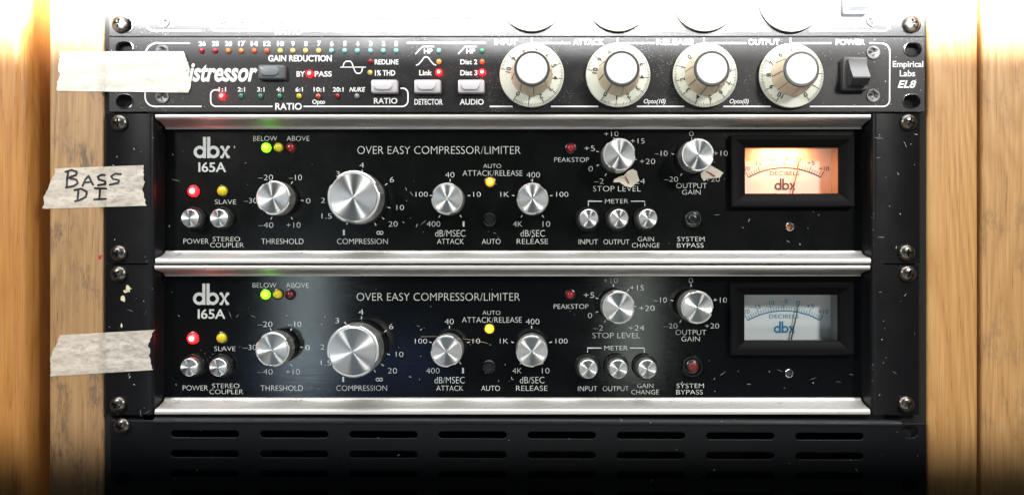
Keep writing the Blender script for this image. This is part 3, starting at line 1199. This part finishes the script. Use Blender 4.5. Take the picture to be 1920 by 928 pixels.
    T('dB/SEC', 976, 1022, 431.5, 443.5, N)
    T('RELEASE', 969, 1027.5, 448, 457.5, N)
    T('PEAKSTOP', 1039.5, 1104.5, 295.5, 304, N)
    T('+10', 1133, 1159.5, 246.5, 256, N)
    T('+15', 1182.5, 1208.5, 260, 269.5, N)
    T('+5', 1095.5, 1115.5, 273.5, 283.5, N)
    T('+20', 1199.5, 1228.5, 298, 308, N)
    T('0', 1103.5, 1111.5, 312, 321.5, N)
    T('\u20132', 1113.5, 1132, 335, 345, N)
    T('+24', 1180, 1209, 335, 345, N)
    T('STOP LEVEL', 1112, 1201.5, 349, 359, N)
    T('0', 1292.5, 1300.5, 246.5, 256, N)
    T('\u201310', 1227, 1251.5, 283, 292.5, N)
    T('+10', 1338, 1364.5, 283, 292.5, N)
    T('\u201320', 1245, 1271.5, 331.5, 341, N)
    T('+20', 1323, 1349.5, 331.5, 341, N)
    T('OUTPUT', 1268, 1325.5, 343.5, 353, N)
    T('GAIN', 1279, 1313.5, 356, 365, N)
    T('METER', 1134.5, 1178, 373.5, 381.5, N)
    for pts in ([(1103, 386), (1103, 377.5), (1129, 377.5)], [(1182.5, 377.5), (1209, 377.5), (1209, 386)]):
        q = MB()
        line(q, pts, 1.5, W)
        q.build('printed_line', M['ink_grey'], root)
    T('INPUT', 1085, 1121, 449, 458, N)
    T('OUTPUT', 1131.5, 1180, 449, 458, N)
    T('GAIN', 1196, 1226, 444, 452.3, N)
    T('CHANGE', 1185, 1236.5, 455.8, 464.2, N)
    T('SYSTEM', 1270, 1321, 444, 452.3, N)
    T('BYPASS', 1269.5, 1319, 455.8, 464.2, N)
    for tx, ty, r0, r1, angs in ((528, 376, 36, 41, (60, 120, 240, 300, 0)), (679, 374, 50, 55.5, (90, 125, 32, 343, 318, 298, 238, 180)),
                                 (844, 375, 34, 39, (90, 167, 13, 237, 303)), (998, 375, 34, 39, (90, 167, 13, 237, 303)),
                                 (1155, 297, 34, 39, (96, 49, 160, 201, 238, 356)), (1297, 297, 34, 39, (90, 167, 237))):
        q = MB()
        scale_ticks(q, tx, ty, r0, r1, angs, W)
        q.build('dial_scale', M['ink_grey'], root)
    m = MB()
    logo(m, 363, 431, 257, 297, W)
    m.build('brand_emblem', M['ink_grey'], root)
    # ---- lights
    green = [M['led_green_lit'], M['led_green_hot']]
    add_led(500, 277.5, 9.0, root, green, WP, 'glowing green indicator', True)
    add_led(523, 277, 8.6, root, [M['led_yellow']], WP, 'dark yellow indicator', True)
    add_led(546, 277.5, 8.4, root, [M['led_red' if lit_meter else 'led_dark_red']], WP, 'dark red indicator', True)
    add_led(364, 359, 10, root, [M['led_red_lit'], M['led_red_hot']], WP, 'glowing red power indicator', True)
    add_led(418, 358.5, 9.6, root, [M['led_yellow']], WP, 'dull yellow indicator', True)
    k = ('led_amber_lit', 'led_amber_hot') if lit_meter else ('led_yellow_lit', 'led_yellow_hot')
    add_led(919, 341.5, 8.8, root, [M[k[0]], M[k[1]]], WP, 'glowing amber indicator' if lit_meter else 'glowing yellow indicator', True)
    add_led(1070, 278, 8.2, root, [M['led_red']], WP, 'dull red indicator', True)
    # ---- knobs and buttons
    spun_knob(root, 528, 374, 32.5, 0.0158, 3, g.uniform(0, 6))
    spun_knob(root, 679, 374, 49.0, 0.0235, 3, g.uniform(0, 6))
    spun_knob(root, 844, 376, 29.8, 0.0185, 3, 1.9)
    spun_knob(root, 998, 376, 29.8, 0.0185, 3, 1.9)
    spun_knob(root, 1154, 297, 30.8, 0.0195, 3, g.uniform(0, 6))
    spun_knob(root, 1296, 297, 30.8, 0.0185, 3, g.uniform(0, 6))
    metal_button(root, 366.5, 410, 17.2, 0.0082, 22.5)
    metal_button(root, 420, 410, 17.2, 0.0082, 22.5)
    for x in (1101, 1156, 1209):
        metal_button(root, x, 411, 18, 0.0125, 24)
    # small black button
    cu, cv = uv(918, 412, WP)
    m = MB()
    m.lathe(cu, cv, [(12.5 * S, WP), (12.5 * S, WP + 0.0012), (11.2 * S, WP + 0.0016), (10 * S, WP + 0.0004)], 32)
    b = m.build('push_button', M['blackscrew'], root, smooth=35)
    m = MB()
    m.lathe(cu, cv, [(8.2 * S, WP), (8.2 * S, WP + 0.0042), (7.2 * S, WP + 0.0048), (4 * S, WP + 0.0049)], 32)
    m.build('button_face', M['black'], b, smooth=35)
    b['label'] = 'small black button'
    # bypass button
    cu, cv = uv(1298, 411, WP)
    m = MB()
    R = 20 * S if red_bypass else 16 * S
    m.lathe(cu, cv, [(R, WP), (R, WP + 0.0024), (R * 0.93, WP + 0.0031), (R * 0.84, WP + 0.0031), (R * 0.80, WP + 0.0022), (R * 0.80, WP + 0.0006)], 40)
    b = m.build('push_button', M['black'] if red_bypass else M['chrome'], root, smooth=35)
    m = MB()
    m.lathe(cu, cv, [(R * 0.66, WP + 0.0003), (R * 0.66, WP + 0.0028), (R * 0.5, WP + 0.0036), (R * 0.2, WP + 0.0038)], 32)
    m.build('button_face', M['black'], b, smooth=40)
    if red_bypass:
        m = MB()
        m.lathe(cu, cv, [(R * 0.46, WP + 0.0030), (R * 0.46, WP + 0.0042), (R * 0.38, WP + 0.0046), (R * 0.15, WP + 0.0047)], 28)
        m.build('button_tip', M['bypass_red'], b, smooth=40)
        b['label'] = 'red bypass button in a black collar'
    # trimming hole under the meter, with a screw head deep inside
    m = MB()
    m.lathe(hole[0], hole[1], [(8.2 * S, WP - 0.0001), (8.2 * S, WP + 0.0003), (7.4 * S, WP + 0.0005), (6.6 * S, WP + 0.0001), (6.4 * S, WP - 0.003)], 28, cap0=False, cap1=False)
    k = m.build('adjuster', M['chrome'], root, smooth=40)
    m = MB()
    m.lathe(hole[0], hole[1], [(6.2 * S, WP - 0.004), (6.2 * S, WP - 0.0026), (5 * S, WP - 0.0022)], 24)
    m.build('screw_head', simple('copper_adjuster', (0.45, 0.20, 0.09), 0.4, 0.6) if lit_meter else M['steel'], k, smooth=35)
    # ---- meter
    meter(root, lit_meter)
    scuffs(root, seed + 5, [(314, 345, 255, 460), (430, 480, 270, 330), (575, 622, 290, 440), (745, 800, 330, 440), (895, 1000, 432, 447), (1325, 1368, 380, 460), (1385, 1600, 395, 464), (1385, 1600, 395, 464), (1240, 1420, 440, 466)], 30, WP + 0.00022)
    scuffs(root, seed + 9, [(204, 276, 250, 465), (1650, 1720, 250, 465), (1646, 1655, 230, 480), (206, 284, 486, 492)], 22, 0.00015)
    root.location += Vector(shift)
    return root


def meter(root, lit):
    W0 = -0.0092          # face of the bezel's outer edge
    WI = -0.0126          # the window's own edge
    WC = -0.0262          # the card
    o = pxbox(1372, 1603, 254.5, 387.5, W0)
    i = pxbox(1397, 1572.5, 277.5, 363, WI)
    m = MB()

    def ring(b, w, r=0.0):
        u0, u1, v0, v1 = b
        return [(u0, v0, w), (u1, v0, w), (u1, v1, w), (u0, v1, w)]
    grow = lambda b, d: (b[0] - d, b[1] + d, b[2] - d, b[3] + d)
    m.loft([ring(grow(o, 0.0003), WP), ring(grow(o, 0.0002), W0 - 0.0006), ring(grow(o, -0.0005), W0), ring(grow(o, -0.0022), W0 - 0.0002),
            ring(grow(i, 0.0004), WI + 0.0008), ring(i, WI), ring(i, WI - 0.0012)], False, False)
    bz = m.build('meter', M['bezel'], root, smooth=20)
    bz['label'] = 'meter glowing orange' if lit else 'meter with unlit white card'
    # the box behind the window
    b = grow(i, 0.0010)
    m = MB()
    z0, z1 = WC - 0.0006, WI - 0.0010
    u0, u1, v0, v1 = b
    m.add([(u0, v0, z0), (u1, v0, z0), (u1, v1, z0), (u0, v1, z0), (u0, v0, z1), (u1, v0, z1), (u1, v1, z1), (u0, v1, z1)],
          [(0, 1, 5, 4), (1, 2, 6, 5), (2, 3, 7, 6), (3, 0, 4, 7), (0, 1, 2, 3)])
    m.build('meter_case', M['meter_wall'], bz)
    m = MB()
    m.add([(u0, v0, WC), (u1, v0, WC), (u1, v1, WC), (u0, v1, WC)], [(0, 1, 2, 3)])
    card = m.build('meter_card', M['meter_card'], bz)
    # printed scale, in photo pixels of the lower unit moved up onto this one
    dy = -275.5
    X = lambda x: x
    w = WC + 0.0002
    K = 1470.5, 591 + dy
    R = 137.0          # radius of the printed arc
    cx, cy = 1471.0, 590.5 + dy + R
    m = MB()

    def at(deg, r):
        a = math.radians(90 - deg)
        return cx + r * math.cos(a), cy - r * math.sin(a)
    line(m, [at(-29.5 + 59 * k / 30, R) for k in range(31)], 2.2, w)
    for k in range(31):
        d = -29.5 + 59 * k / 30
        mj = k % 5 == 0
        line(m, [at(d, R), at(d, R + (12 if mj else 8))], 1.3 if mj else 0.9, w + 1e-5)
    for s, x, y in (('\u201320', 1397.5, 592), ('\u201315', 1418, 582.5), ('\u201310', 1443.5, 575.5), ('\u20135', 1471, 573), ('0', 1498, 575.5), ('+5', 1520.5, 581.5), ('+10', 1545, 592)):
        hw = {1: 3.5, 2: 7, 3: 9.5}[len(s)]
        m.text(s, (x - hw, x + hw, y - 3.8 + dy, y + 3.8 + dy), w)
    m.text('DECIBELS', (1443.5, 1498.5, 597 + dy, 604.5 + dy), w)
    logo(m, 1452, 1491, 610 + dy, 632 + dy, w)
    m.build('meter_scale', M['ink_lit'] if lit else M['ink_blue'], card)
    m = MB()
    wn = WC + 0.0022
    a, b2 = uv(1484, 646 + dy, wn), uv(1499, 577 + dy, wn)
    nx = [(a[0], a[1], wn), (b2[0], b2[1], wn)]
    du = 0.0005
    m.loft([[(a[0] - du, a[1], wn - 0.0001), (a[0] + du, a[1], wn - 0.0001), (a[0] + du, a[1], wn + 0.0001), (a[0] - du, a[1], wn + 0.0001)],
            [(b2[0] - du * .35, b2[1], wn - 0.0001), (b2[0] + du * .35, b2[1], wn - 0.0001), (b2[0] + du * .35, b2[1], wn + 0.0001), (b2[0] - du * .35, b2[1], wn + 0.0001)]])
    m.build('needle', M['needle_lit'] if lit else M['needle'], bz)
    m = MB()
    gq = WI - 0.0009
    m.add([(i[0], i[2], gq), (i[1], i[2], gq), (i[1], i[3], gq), (i[0], i[3], gq)], [(0, 1, 2, 3)])
    m.build('window_pane', M['glass'], bz)
    if lit:
        # the lamp inside the meter, under its roof
        uc, vc = uv(1468, 284, -0.02)
        d = bpy.data.lights.new('meter_bulb', 'AREA')
        d.shape = 'RECTANGLE'
        d.size, d.size_y = 0.026, 0.004
        d.energy = 0.042
        d.color = (1.0, 0.26, 0.075)
        l = bpy.data.objects.new('meter_bulb', d)
        C.objects.link(l)
        put(l, Vector((uc, 0.0190, i[3] + 0.0002)), bz)
        l.rotation_euler = (math.radians(28), 0, 0)


# ------------------------------------------------------------------ build the rack
U = 0.04445
dial_unit('black rack unit with four cream dials, directly above the compressor with the glowing meter', 0.0, (234, 236, 133, 304), True)
dial_unit('black rack unit at the very top, cut off and washed white by added lights', U + 0.0002, (230, 236, 225, 240), False, False)
compressor('black two-space compressor with its level meter glowing orange', (0, 0, 0), True, False, M['panel_upper'], 11)
compressor('black two-space compressor with an unlit white meter and a red bypass button', (-0.0004, 0, -2 * U - 0.0004), False, True, M['panel_lower'], 23)


def vent_panel():
    c = uv(968, 900)
    root = thing('vent_panel', 'plain black blank panel with rows of ventilation slots, below the compressors', 'vent panel', (c[0], 0, c[1]))
    w = 0.0
    x0, x1 = 207, 1736
    u0, u1, v0, v1 = pxbox(x0, x1, 790, 1066)
    holes = []
    for y in (815.5, 852.5, 889.5, 926.5, 963.5, 1000.5):
        for k in range(8):
            xs = 320 + 167.4 * k
            a = pxbox(xs, xs + 127, y - 6.2, y + 6.2)
            holes.append(slot(*a))
    for x, y in ((1706, 806), (232, 899), (1704, 905)):
        hu, hv = uv(x, y)
        holes.append(slot(hu - 15 * S, hu + 15 * S, hv - 11 * S, hv + 11 * S))
    holed_plate('front_panel', rrect(u0, u1, v0, v1, 0.0012, 4), holes, w, 0.0016, 0.0005, M['vent'], root)
    # rolled flange along the top, stopping short of the ears
    a, b = uv(288, 0)[0], uv(1690, 0)[0]
    m = MB()
    q = 0.0034
    prof = [(v1 - 0.0002, -0.030), (v1 + 0.0021, -0.030)] + [(v1 + 0.0021 - q + q * math.cos(t), 0.0008 - q + q * math.sin(t)) for t in [PI / 2 * k / 6 for k in range(7)]] + [(v1 - 0.0016, 0.0001)]
    m.prism(prof, a, b)
    m.build('top_flange', M['vent'], root, smooth=40)
    add_screw(rack_screw_me, 'rack_screw', 230, 801, root, 0.25)
    m = MB()
    m.box(uv(240, 0)[0], uv(1700, 0)[0], v0 + 0.002, v1 - 0.002, -0.026, -0.022)
    m.build('slot_shade_sheet', M['slot_shade'], root)  # added black sheet, stands for the darkness inside the slots
    scuffs(root, 77, [(220, 1720, 795, 905)], 8, 0.0002)
    root.rotation_euler = (0, math.radians(0.22), 0)
    return root


vent_panel()


# ------------------------------------------------------------------ timber round the rack
def timber(name, label, x0, x1, w, depth, mat, r=0.0015, cat='board', r2=None):
    """an upright length of wood; r2 rounds its right-hand edge over more generously"""
    u0, u1 = uv(x0, 0, w)[0], uv(x1, 0, w)[0]
    v0, v1 = -0.30, 0.30
    m = MB()
    prof = []
    for cx, a0, q in ((u1, 0, r2 or r), (u0, PI / 2, r)):
        for i in range(9):
            a = a0 + PI / 2 * i / 8
            prof.append((cx + (-q if a0 == 0 else q) + q * math.cos(a), w - q + q * math.sin(a)))
    prof += [(u0, w - depth), (u1, w - depth)]
    m.loft([[(u, v, ww) for u, ww in prof] for v in (v0, v1)])
    o = m.build(name, mat, None, smooth=40)
    return tag(o, label, cat)


rail = timber('wooden_rail', 'grimy oak strip beside the left ears, crossed by the masking tape', 92, 194, -0.0030, 0.045, M['wood_rail'])
timber('wooden_board', 'smooth orange oak board farthest left, with a rounded edge', -160, 47, -0.0040, 0.06, M['wood_board'], r2=0.008)
timber('wooden_board', 'recessed wooden board, shade put into its colour, in the gap left of the taped strip', 20, 170, -0.0480, 0.01, M['wood_shaded'])
timber('wooden_post', 'clean oak post next to the right ears, left of the dark gap', 1739, 1834.5, -0.0030, 0.05, M['wood_post'], 0.0022)
timber('wooden_board', 'oak board farthest right, beyond the dark gap', 1842, 2060, -0.0040, 0.05, M['wood_side'], 0.0022)
m = MB()
m.flat(ellipse(*uv(187, 483, -0.003), 2.6 * S, 4.2 * S, 12), -0.0029)
m.flat(ellipse(*uv(190, 480, -0.003), 1.2 * S, 2.4 * S, 10), -0.00288)
m.build('ink_mark', M['magenta'], rail)

for x0, x1, lab in ((176, 262, 'dark steel mounting rail behind the left ears'), (1672, 1752, 'dark steel mounting rail behind the right ears')):
    m = MB()
    m.box(uv(x0, 0)[0], uv(x1, 0)[0], -0.3, 0.3, -0.010, -0.0046)
    o = m.build('rack_rail', M['backdrop'], None)
    tag(o, lab, 'rack rail')
m = MB()
m.box(-0.6, 0.6, -0.32, 0.32, -0.34, -0.33)
tag(m.build('wall', M['backdrop'], None), kind='structure')


# ------------------------------------------------------------------ masking tape
def tape(label, top, bot, left, right, mat, seed, marks=None):
    """top / bottom edges as (x, y) pixel pairs; left / right: torn edge offsets from top to bottom"""
    rnd = random.Random(seed)
    rows, cols = 22, 70
    m = MB()
    pts = []

    def interp(lst, t):
        t *= len(lst) - 1
        i = min(int(t), len(lst) - 2)
        return lst[i] + (lst[i + 1] - lst[i]) * (t - i)
    ph = [rnd.uniform(0, 6) for _ in range(4)]

    def surf(x, y):
        # lies on the rail (w -0.003), bridges the slit and climbs onto the ears
        t = min(1, max(0, (x - 182) / 20))
        t = t * t * (3 - 2 * t)
        w = -0.0029 + 0.0034 * t
        w += 0.0007 * max(0, 1 - abs(x - top[1][0]) / 14) * (0.5 + 0.5 * math.sin(y * 0.11 + ph[2]))
        w += 0.00016 * math.sin(x * 0.09 + y * 0.05 + ph[0]) + 0.00012 * math.sin(y * 0.21 + x * 0.02 + ph[1])
        return w + 0.00022
    jl = [rnd.uniform(-1.2, 1.2) for _ in range(rows + 1)]
    jr = [rnd.uniform(-1.6, 1.6) for _ in range(rows + 1)]
    for r in range(rows + 1):
        t = r / rows
        xl = interp(left, t) + jl[r]
        xr = interp(right, t) + jr[r]
        for c_ in range(cols + 1):
            s = c_ / cols
            x = xl + (xr - xl) * s
            fx = (x - top[0][0]) / (top[1][0] - top[0][0])
            yt = top[0][1] + (top[1][1] - top[0][1]) * fx
            yb = bot[0][1] + (bot[1][1] - bot[0][1]) * fx
            y = yt + (yb - yt) * t
            w = surf(x, y)
            u, v = uv(x, y, w)
            pts.append((u, v, w))
    n = cols + 1
    fs = [(r * n + c_, r * n + c_ + 1, (r + 1) * n + c_ + 1, (r + 1) * n + c_) for r in range(rows) for c_ in range(cols)]
    # a hair of thickness
    m.add(pts, fs)
    o = m.build('masking_tape', mat, None, smooth=60, recalc=False)
    tag(o, label, 'tape', 'strips of masking tape')
    if marks:
        k = MB()
        for st in marks:
            P, Q = [], []
            pp = []
            for i in range(len(st) - 1):
                for q in range(5):
                    f = q / 5
                    pp.append((st[i][0] + (st[i + 1][0] - st[i][0]) * f, st[i][1] + (st[i + 1][1] - st[i][1]) * f))
            pp.append(st[-1])
            base = len(k.v)
            nn = len(pp)
            for i, p in enumerate(pp):
                a, b = pp[max(i - 1, 0)], pp[min(i + 1, nn - 1)]
                dx, dy = b[0] - a[0], b[1] - a[1]
                ln = math.hypot(dx, dy) or 1
                h = 2.0 * (0.75 if i in (0, nn - 1) else 1)
                for s in (1, -1):
                    x, y = p[0] - s * dy / ln * h, p[1] + s * dx / ln * h
                    w = surf(x, y) + 0.00015
                    u, v = uv(x, y, w)
                    k.v.append((u, v, w))
            for i in range(nn - 1):
                k.f.append([base + 2 * i, base + 2 * i + 1, base + 2 * i + 3, base + 2 * i + 2])
                k.mi.append(0)
        k.build('handwriting', M['marker'], o)
    return o


tape('broad blank masking tape over the lettering of the dialled unit', ((113, 97), (345, 97)), ((107, 171), (352, 174)),
     [113, 112, 108, 112, 107, 107], [344, 347, 353, 350, 352, 358, 358, 352], M['tape1'], 3)
SS = lambda x, y: [(x + 22, y + 1), (x + 14, y - 2), (x + 5, y + 1), (x + 6, y + 6), (x + 16, y + 9), (x + 20, y + 13), (x + 12, y + 17), (x, y + 18)]
tape('masking tape with two handwritten words in black marker', ((104, 316), (269, 310)), ((80, 391), (275, 386)),
     [104, 102, 96, 93, 86, 82, 82, 80], [269, 270, 268, 271, 266, 270, 272, 275], M['tape2'], 4, [
         [(128, 321), (126, 334), (125, 350)],
         [(121, 323), (134, 319), (144, 322), (143, 328), (128, 334), (143, 337), (146, 344), (138, 349), (122, 352)],
         [(154, 350), (160, 337), (166, 330), (171, 340), (175, 348)],
         [(155, 343), (172, 341)],
         [(198, 329), (190, 328), (183, 332), (186, 337), (197, 340), (198, 345), (182, 348)],
         [(228, 327), (216, 326), (208, 331), (212, 336), (223, 338), (222, 343), (204, 347)],
         [(147, 357), (145, 377)],
         [(138, 357), (152, 354), (163, 360), (161, 369), (150, 375), (139, 378)],
         [(176, 353), (201, 354)],
         [(188, 354), (186, 372)],
         [(175, 374), (200, 373)]])
tape('blank masking tape beside the compressor with the unlit meter', ((112, 628), (290, 618)), ((95, 704), (287, 693)),
     [112, 108, 103, 98, 95, 94, 96, 95], [290, 284, 281, 277, 281, 279, 284, 284, 287], M['tape3'], 5)


def scrap(label, out, mark, mat):
    m = MB()
    rnd = random.Random(len(label))
    cx, cy = sum(p[0] for p in out) / len(out), sum(p[1] for p in out) / len(out)
    w = WP + 0.0006
    n = len(out)
    pts = []
    for k in (0.0, 0.5, 1.0):
        for p in out:
            x, y = cx + (p[0] - cx) * k, cy + (p[1] - cy) * k
            ww = w + (0.0009 * rnd.random() if k == 1 else 0.0003 * rnd.random())
            if k == 0:
                ww = w + 0.0002
            u, v = uv(x, y, ww)
            pts.append((u, v, ww))
    fs = []
    for r in range(2):
        for i in range(n):
            j = (i + 1) % n
            fs.append((r * n + i, r * n + j, (r + 1) * n + j, (r + 1) * n + i))
    m.add(pts, fs)
    o = m.build('tape_scrap', mat, None, smooth=60)
    tag(o, label, 'tape scrap', 'torn tape markers by the knobs')
    k = MB()
    k.ribbon([uv(x, y, w + 0.0007) for x, y in mark], 2.4 * S, w + 0.0007, 0, [0.5, 1, 1.1, 0.6][:len(mark)])
    k.build('ink_mark', M['red_marker'], o)
    return o


M['scrap'] = simple('aged_tape', (0.56, 0.52, 0.42), 0.6)
scrap('torn tape scrap with a red mark under the stop level knob', [(1150, 342), (1151, 337), (1160, 332), (1170, 329), (1177, 321), (1186, 317), (1194, 321), (1196, 330), (1199, 339), (1190, 346), (1183, 352), (1172, 349), (1162, 342)],
      [(1172, 330), (1176, 337), (1179, 344)], M['scrap'])
scrap('torn tape scrap with a red mark beside the output gain knob', [(1314, 326), (1320, 320), (1326, 316), (1332, 310), (1345, 317), (1356, 324), (1350, 333), (1341, 334), (1333, 335), (1328, 334), (1320, 340), (1315, 333)],
      [(1324, 321), (1333, 326), (1341, 331)], M['scrap'])

# a loose hair lying across the lower unit's attack knob
m = MB()
hp = []
for i in range(25):
    t = i / 24
    x = 789 + 126 * t
    y = 631 + 3 * t * t * 4.2 - 1.5 * math.sin(PI * t)
    w = WP + 0.0008
    # climbs over the knob's rim
    hp.append((*uv(x, y, w), w))
m.tube(hp, 0.00011, 5)
tag(m.build('hair', M['hair'], None, smooth=60), 'fine fair hair lying across the attack scale above the unlit-meter unit', 'hair')

# flecks of cream paint on the lower unit's left ear
m = MB()
rnd = random.Random(2)
for x, y, a, b in ((241, 541, 6, 8), (231, 561, 5, 7), (236, 546, 5, 3), (228, 610, 2, 5)):
    pts = [uv(x + a * math.cos(t) * rnd.uniform(0.5, 1.15), y + b * math.sin(t) * rnd.uniform(0.4, 1.15)) for t in [2 * PI * k / 11 for k in range(11)]]
    m.flat(pts, 0.0002)
low = [o for o in bpy.data.objects if o.name.startswith('compressor')][-1]
f = m.build('paint_fleck', M['fleck'], None)
f.parent = low
f.location = f.location - low.location
